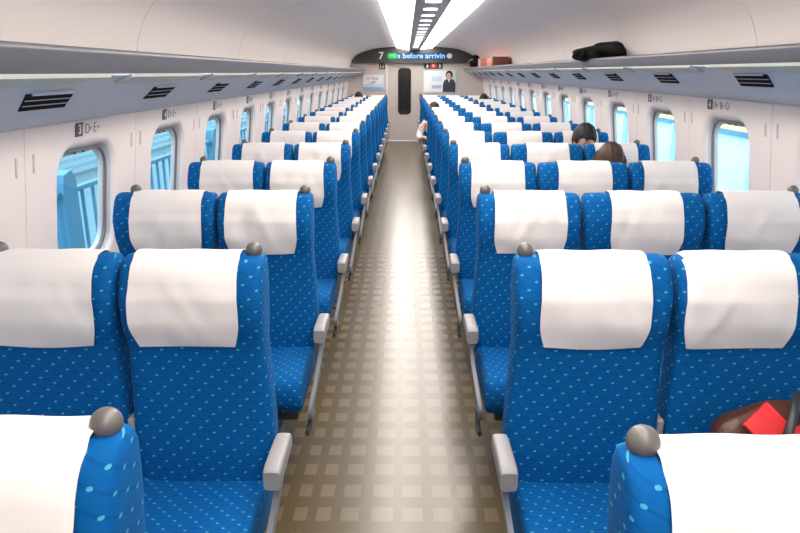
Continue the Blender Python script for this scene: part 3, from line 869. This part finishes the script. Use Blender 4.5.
def person(x, y, headz, label, hair, shirt, long_hair=False, tilt=.35, turn=0.0, elbow_out=0, lean=0.0):
    """seated, facing -y; (x, y) head position, headz top of head; feet on the floor"""
    t = empty('person', (x - lean, y, 0), label=label, cat='person')
    sh = headz - .30; hip = Vector((0, .10, .50))
    hx = lean
    B = []
    # index: 0 pelvis 1 waist 2 chest 3 neck base 4 neck 5 skull base
    B.append((None, [((0, -.08, .56), (.13, .10)), ((hx * .3, -.05, .68), (.115, .09)), ((hx * .7, -.03, sh - .10), (.14, .095)), ((hx * .95, .0, sh), (.075, .06)), ((hx, .0, sh + .07), .048), ((hx, -.01, sh + .13), .055)]))
    n = 6; idx = {}
    for s in (-1, 1):
        out = .065 if (elbow_out and s == elbow_out) else .04
        arm = [((hx * .8 + s * .15, .03, sh - .04), .055), ((hx * .6 + s * (.19 + out), .01, sh - .20), .042), ((hx * .5 + s * (.20 + out), -.06, sh - .30), .037), ((hx * .4 + s * .20, -.17, max(.63, sh - .33)), .030), ((hx * .3 + s * .15, -.25, max(.61, sh - .34)), .024)]
        B.append((2, arm)); wi = n + 4; n += 5
        w = Vector(arm[-1][0]); 
        palm = [(tuple(w + Vector((-s * .02, -.045, -.005))), (.030, .016))]
        B.append((wi, palm)); pi_ = n; n += 1
        for fi, (ox, ln) in enumerate(((-.030, .060), (-.010, .070), (.010, .066), (.028, .052))):
            b0 = Vector(palm[0][0]) + Vector((ox, -.03, 0))
            B.append((pi_, [(tuple(b0), .0085), (tuple(b0 + Vector((0, -ln * .5, -.004))), .008), (tuple(b0 + Vector((0, -ln * .85, -.022))), .0068)])); n += 3
        b0 = Vector(palm[0][0]) + Vector((-s * .038, .0, -.004))
        B.append((pi_, [(tuple(b0), .0095), (tuple(b0 + Vector((-s * .014, -.03, -.008))), .008)])); n += 2
    for s in (-1, 1):
        leg = [((s * .09, -.10, .54), .085), ((s * .11, -.24, .535), .075), ((s * .115, -.40, .52), .058), ((s * .115, -.43, .30), .052), ((s * .115, -.42, .10), .036), ((s * .115, -.44, .045), .038), ((s * .12, -.54, .035), .034)]
        B.append((0, leg)); n += 7
    skin_obj('body', B, M['skin'], t)
    # shirt and trousers, thicker shells over the same joints
    Sh = [(None, [((0, -.08, .575), (.150, .115)), ((hx * .3, -.05, .68), (.135, .105)), ((hx * .7, -.03, sh - .10), (.16, .11)), ((hx * .93, .0, sh - .01), (.085, .07))])]
    k = 4
    for s in (-1, 1):
        out = .065 if (elbow_out and s == elbow_out) else .04
        Sh.append((2, [((hx * .8 + s * .15, .03, sh - .04), .068), ((hx * .6 + s * (.19 + out), .01, sh - .20), .056), ((hx * .5 + s * (.20 + out), -.06, sh - .30), .050)]))
        if not elbow_out: Sh[-1][1].append(((hx * .4 + s * .20, -.17, max(.63, sh - .33)), .042))
    skin_obj('shirt', Sh, shirt, t)
    Tr = [(None, [((0, -.08, .56), (.145, .105)), ((0, -.08, .60), (.14, .105))])]
    for s in (-1, 1): Tr.append((0, [((s * .09, -.10, .545), .090), ((s * .11, -.24, .54), .086), ((s * .115, -.40, .52), .070), ((s * .115, -.43, .30), .064), ((s * .115, -.42, .13), .052)]))
    skin_obj('trousers', Tr, M['trouser'], t)
    for s in (-1, 1):
        mb = MB(); mb.ellipsoid((s * .12, -.49, .045), (.048, .125, .045)); mb.box(s * .12 - .042, s * .12 + .042, -.60, -.38, 0.001, .022, .01); mb.build('shoe', M['shoe'], t)
    # head with a face
    hd = empty('head', (hx, -.02, headz - .125)); hd.parent = t; hd.rotation_euler = (tilt, 0, turn)
    hd2 = None
    V = []; bm = bmesh.new(); bmesh.ops.create_uvsphere(bm, u_segments=36, v_segments=26, radius=1)
    for v_ in bm.verts:
        c = v_.co; X_, Y_, Z_ = c.x, c.y, c.z
        w = .075 * (1 - .22 * max(0, -Z_)); dd = .095
        nx_, ny_, nz_ = X_ * w, Y_ * dd, Z_ * .118
        if Y_ < 0:
            ny_ -= .020 * math.exp(-((X_ / .16) ** 2)) * math.exp(-(((Z_ + .22) / .20) ** 2))     # nose
            ny_ += .010 * math.exp(-(((abs(X_) - .38) / .18) ** 2)) * math.exp(-(((Z_ - .02) / .13) ** 2))  # sockets
            ny_ -= .006 * math.exp(-((X_ / .28) ** 2)) * math.exp(-(((Z_ + .55) / .07) ** 2))     # lips
            ny_ -= .010 * math.exp(-((X_ / .3) ** 2)) * math.exp(-(((Z_ + .88) / .12) ** 2))      # chin
        v_.co = (nx_, ny_, nz_)
    mb = MB(); mb.bm(bm)
    for s in (-1, 1): mb.ellipsoid((s * .076, .008, -.012), (.010, .018, .030), nu=12, nv=8)
    mb.tube([(0, .02, -.15), (0, .01, -.08)], .05, 14)
    f_ = mb.build('face', M['skin'], t); 
    mb = MB()
    for s in (-1, 1): mb.ellipsoid((s * .029, -.082, .002), (.012, .007, .006), nu=10, nv=8)
    mb.box(-.022, .022, -.103, -.094, -.067, -.063)
    e_ = mb.build('eyes', M['eye'], t)
    # hair shell
    bm = bmesh.new(); bmesh.ops.create_uvsphere(bm, u_segments=40, v_segments=28, radius=1)
    rnd = random.Random(int(x * 100))
    for v_ in bm.verts:
        c = v_.co.copy(); k_ = 1 + .018 * math.sin(c.x * 17 + c.z * 5) + .012 * math.sin(c.y * 21)
        v_.co = (c.x * .090 * k_, c.y * .108 * k_ + .008, c.z * .128 * k_ + .008)
    kill = [v_ for v_ in bm.verts if (v_.co.y < -.045 and v_.co.z < .050) or (v_.co.z < (-.16 if long_hair else -.055)) or (v_.co.y < .0 and v_.co.z < -.02 and not long_hair)]
    bmesh.ops.delete(bm, geom=kill, context='VERTS')
    bmesh.ops.recalc_face_normals(bm, faces=bm.faces); bmesh.ops.solidify(bm, geom=bm.faces[:], thickness=.012)
    mb = MB(); mb.bm(bm)
    if long_hair:
        for i in range(22):
            a = -1.1 + i * (PI + 2.2) / 21
            p0 = Vector((.084 * math.cos(a), .008 + .098 * math.sin(a), .02)); 
            mb.tube([p0, p0 * 1.08 + Vector((0, .0, -.08)), p0 * 1.10 + Vector((0, .01, -.17)), p0 * 1.0 + Vector((0, .01, -.25))], [.02, .022, .02, .010], 8)
    h_ = mb.build('hair', hair, t)
    Mx = Matrix.Translation((hx, -.02, headz - .138)) @ Matrix.Rotation(turn, 4, 'Z') @ Matrix.Rotation(tilt, 4, 'X') @ Matrix.Scale(1.08, 4)
    for q_ in (f_, e_, h_): q_.data.transform(Mx)
    bpy.data.objects.remove(hd)
    return t
person(1.535, yrow(5) - .20, 1.215, 'black-haired man looking down, in a window seat under the windows', M['hair_black'], M['shirt_grey'], tilt=.55, turn=.25)
person(1.445, yrow(4) - .24, 1.163, 'brown-haired woman bowed forward in the seat row before the black-haired man', M['hair_brown'], M['shirt_navy'], True, tilt=.6, turn=-.1)
person(-1.04, yrow(14) - .22, 1.215, 'person with black hair in the last pair of seats by the end wall', M['hair_black'], M['shirt_grey'], tilt=.3)
person(.455, yrow(10) - .20, 1.175, 'person in a white shirt with an elbow out into the aisle', M['hair_black'], M['shirt_white'], tilt=.4, elbow_out=-1, lean=-.05)
person(1.60, yrow(13) - .2, 1.205, 'person with dark hair in a far window seat, near the end wall', M['hair_black'], M['shirt_navy'], tilt=.3)

# ------------------------------------------------------------------ luggage
def lumpy(mb, c, r, seed, nu=32, nv=20, p=3.0, amp=.06):
    rnd = random.Random(seed); ph = [rnd.uniform(0, 6) for _ in range(6)]
    bm = bmesh.new(); bmesh.ops.create_uvsphere(bm, u_segments=nu, v_segments=nv, radius=1)
    for v_ in bm.verts:
        d_ = v_.co.copy(); k_ = (abs(d_.x) ** p + abs(d_.y) ** p + abs(d_.z) ** p) ** (-1 / p)
        k_ *= 1 + amp * (math.sin(d_.x * 4 + ph[0]) * math.sin(d_.y * 5 + ph[1]) + .5 * math.sin(d_.z * 7 + ph[2] + d_.x * 6))
        v_.co = Vector((d_.x * k_ * r[0], d_.y * k_ * r[1], d_.z * k_ * r[2])) + Vector(c)
    mb.bm(bm)
SH = 1.733 - .012   # shelf height on the triple side
SHT = 1.708
t = empty('duffel_bag', (1.60, 5.62, SHT), -.60, 'black duffel bag lying on the rack above the three-seat rows', 'bag')
mb = MB(); lumpy(mb, (0, -.02, .075), (.16, .46, .076), 3, p=3.2, amp=.05); lumpy(mb, (0.01, .14, .115), (.13, .26, .056), 5)
mb.v = [(x_, y_, z_ * lerp(.72, 1.0, max(0, min(1, (y_ + .4) / .6)))) for x_, y_, z_ in mb.v]; mb.build('body', M['bagblack'], t)
mb = MB(); mb.tube([(-.172, .25, .07), (-.182, .1, .078), (-.18, -.05, .07), (-.17, -.2, .05), (-.15, -.3, .035)], .005, 8); mb.build('piping', M['bagtrim'], t)
mb = MB(); mb.tube([(-.03, -.36, .085), (-.02, -.44, .07), (-.01, -.50, .035), (-.0, -.58, .015)], [.02, .017, .014, .010], 8); mb.build('strap', M['bagblack'], t)
mb = MB(); mb.tube([(-.14, .29, .05), (-.16, .34, .08), (-.12, .36, .11), (-.06, .33, .12)], .007, 8); mb.build('handle', M['bagtrim'], t)
t = empty('round_bag', (1.60, 15.85, SHT), 0, 'round black bag on the rack at the end wall', 'bag')
mb = MB(); lumpy(mb, (0, 0, .15), (.16, .2, .15), 8, p=2.5); mb.build('body', M['bagblack'], t)
mb = MB(); mb.tube([(-.14, -.10, .03), (-.20, -.12, .08), (-.19, -.12, .16), (-.10, -.14, .21)], .014, 8); mb.build('strap', M['tan'], t)
t = empty('pink_bag', (1.585, 14.1, SHT), 0, 'pale pink shopping bag between the round black bag and the orange box', 'bag')
mb = MB(); mb.box(-.11, .11, -.2, .2, 0, .19, .012); mb.build('body', M['pink'], t); mb = MB(); mb.tube([(-.06, -.19, .18), (-.05, -.19, .235), (.05, -.19, .235), (.06, -.19, .18)], .006, 8); mb.build('handle', M['pink'], t)
t = empty('long_box', (1.60, 12.35, SHT), -.06, 'long orange-red box with a dark end lying on the rack', 'box')
mb = MB(); mb.box(-.13, .13, -.9, .75, .03, .165, .01); mb.build('box', M['orange'], t); mb = MB(); mb.box(-.133, .133, -.97, -.9, .027, .168, .006); mb.build('end_cap', M['brownend'], t)
mb = MB(); mb.box(-.10, .12, -.7, .6, .0, .03, .006); mb.build('base_sheet', M['bagtrim'], t)

# handbag with red boxes on the middle seat of row 2
sx, sy = 1.06, yrow(1) - .215
t = empty('handbag', (sx, sy, .450), .0, 'brown leather handbag with black strap on the middle seat', 'handbag')
mb = MB(); lumpy(mb, (0, 0.0, .148), (.21, .070, .148), 4, p=2.6, amp=.05); mb.build('body', M['bagbrown'], t)
mb = MB(); mb.tube([(-.055, -.105, .245), (-.045, -.10, .275), (-.02, -.07, .315), (.015, -.01, .335), (.06, .02, .325), (.12, .02, .295), (.17, .01, .24)], .0125, 10, flat=.5); mb.tube([(-.02, -.07, .315), (.03, -.085, .302), (.09, -.09, .27), (.15, -.07, .23)], .010, 10, flat=.5); mb.build('strap', M['dark'], t)
mb = MB(); mb.ellipsoid((-.060, -.112, .243), (.014, .010, .012)); mb.build('buckle', M['bagtrim'], t)
def tilted_box(name, c, size, M3, m, label):
    mb = MB(); mb.box(-size[0] / 2, size[0] / 2, -size[1] / 2, size[1] / 2, -size[2] / 2, size[2] / 2, .002)
    o = mb.build(name, m); o.matrix_world = Matrix.Translation(c) @ M3.to_4x4()
    return tag(o, label, 'box', 'red boxes in the handbag')
R1 = Matrix.Rotation(math.radians(56), 3, 'X') @ Matrix.Rotation(math.radians(40), 3, 'Z')
tilted_box('red_box', (.972, sy - .075, .722), (.094, .092, .016), R1, M['red'], 'flat red box standing on its corner in the brown handbag')
R2 = Matrix.Rotation(math.radians(50), 3, 'X') @ Matrix.Rotation(math.radians(24), 3, 'Z')
tilted_box('red_box', (1.105, sy - .080, .672), (.13, .12, .016), R2, M['red'], 'second red box beyond the black strap, lying lower in the bag')

# ------------------------------------------------------------------ outside
mb = MB(); mb.box(-5.9, -1.75, -6, 40, -.20, -.08); tag(mb.build('outside_ground', M['out_ground'], smooth=False), kind='structure')
mb = MB(); mb.box(-60, -5.9, -20, 60, -1.3, -1.2); mb.box(2.2, 60, -20, 60, -1.3, -1.2); tag(mb.build('outside_ground', M['out_ground'], smooth=False), kind='structure')
t = empty('platform_railing', (-2.02, 10, -.08), 0, 'dark blue platform railing with upright bars outside the windows', 'railing')
mb = MB(); mb.box(-.022, .022, -14, 20, 1.015, 1.045, .006); mb.box(-.02, .02, -14, 20, .08, .12, .004); mb.build('rail', M['out_rail'], t)
mb = MB()
for i in range(150): mb.box(-.009, .009, -8.5 + i * .145 - .007, -8.5 + i * .145 + .007, .1, 1.02)
tag(mb.build('bar', M['out_rail'], t, smooth=False), kind='stuff')
mb0 = None
for i in range(10):
    if mb0 is None:
        mb = MB(); mb.prism_x([(-.085, 0), (.085, 0), (.075, 1.10), (.03, 1.16), (-.06, 1.14), (-.085, 1.08)], -.04, .04); o = mb.build('post', M['out_rail'], t); mb0 = o.data
    else: o = link('post', mb0, t)
    o.location = (0, -6.10 + i * 3.12 - 3.12, 0)
mb = MB(); mb.box(-9.3, -9.0, -10, 50, -1.2, 4.2); tag(mb.build('outside_wall', M['out_wall'], smooth=False), kind='structure')
t = empty('striped_barrier', (-5.7, 10, -.08), 0, 'pale platform-edge barrier with horizontal slats outside the windows', 'barrier')
mb = MB()
for i in range(7): mb.box(-.04, .04, -16, 26, .05 + i * .13, .05 + i * .13 + .075)
mb.build('slat_panel', M['poster_sky2'], t, smooth=False)
mb = MB(); mb.box(-.07, .07, -16, 26, .96, 1.06); mb.build('top_rail', M['out_wall'], t, smooth=False)
# triple side: noise barrier, yellow band, diagonal brace
t = empty('trackside_barrier', (5.2, 10, -1.2), 0, 'pale blue trackside barrier with posts and a yellow band outside the windows', 'barrier')
mb = MB(); mb.box(0, .1, -16, 30, 0, 1.9); mb.build('panel', M['out_panel'], t, smooth=False)
mb = MB(); mb.box(-.08, .0, -16, 30, 1.95, 2.16); mb.build('yellow_band', M['out_yellow'], t, smooth=False)
mb = MB(); mb.box(-.1, .12, -16, 30, 1.88, 1.96); mb.build('dark_rail', M['out_rail'], t, smooth=False)
mbp = None; mbd = None
for i in range(14):
    if mbp is None:
        mb = MB(); mb.box(-.12, -.02, -.04, .04, 0, 1.9); o = mb.build('post', M['poster_sky'], t, smooth=False); mbp = o.data
        mb = MB(); mb.add([(-.10, -1.2, .5), (-.10, -1.05, .5), (-.10, 1.2, 1.85), (-.10, 1.05, 1.85), (-.03, -1.2, .5), (-.03, -1.05, .5), (-.03, 1.2, 1.85), (-.03, 1.05, 1.85)], [(0, 1, 2, 3), (7, 6, 5, 4), (0, 4, 5, 1), (1, 5, 6, 2), (2, 6, 7, 3), (3, 7, 4, 0)]); q_ = mb.build('brace', M['out_white'], t, smooth=False); mbd = q_.data
    else: o = link('post', mbp, t); q_ = link('brace', mbd, t)
    o.location = (0, -15 + i * 3, 0); q_.location = (0, -13.5 + i * 3, 0)
mb = MB(); mb.box(9, 9.3, -10, 60, -1.2, 2.4); tag(mb.build('outside_wall', M['out_white'], smooth=False), kind='structure')

# ------------------------------------------------------------------ world, camera, colour
w = bpy.data.worlds.new('daylight'); S.world = w; w.use_nodes = True
bg = w.node_tree.nodes['Background']; bg.inputs[0].default_value = (0.66, 0.87, 1.0, 1); bg.inputs[1].default_value = 3.2
cam = bpy.data.cameras.new('camera'); co = bpy.data.objects.new('camera', cam); C.objects.link(co); S.camera = co
cam.sensor_width = 36; cam.lens = 667 / 800 * 36; cam.clip_start = .03; cam.clip_end = 200
co.location = (0, 0, EYE)
pit = math.atan(194.5 / 667); yaw = math.atan(6 / 694)
co.rotation_euler = (PI / 2 - pit, 0, yaw)
S.view_settings.view_transform = 'Standard'; S.view_settings.look = 'None'; S.view_settings.exposure = 0.8; S.view_settings.gamma = 1
S.view_settings.use_curve_mapping = False
S.cycles.max_bounces = 10; S.cycles.diffuse_bounces = 6; S.cycles.transparent_max_bounces = 12
S.cycles.sample_clamp_indirect = 6
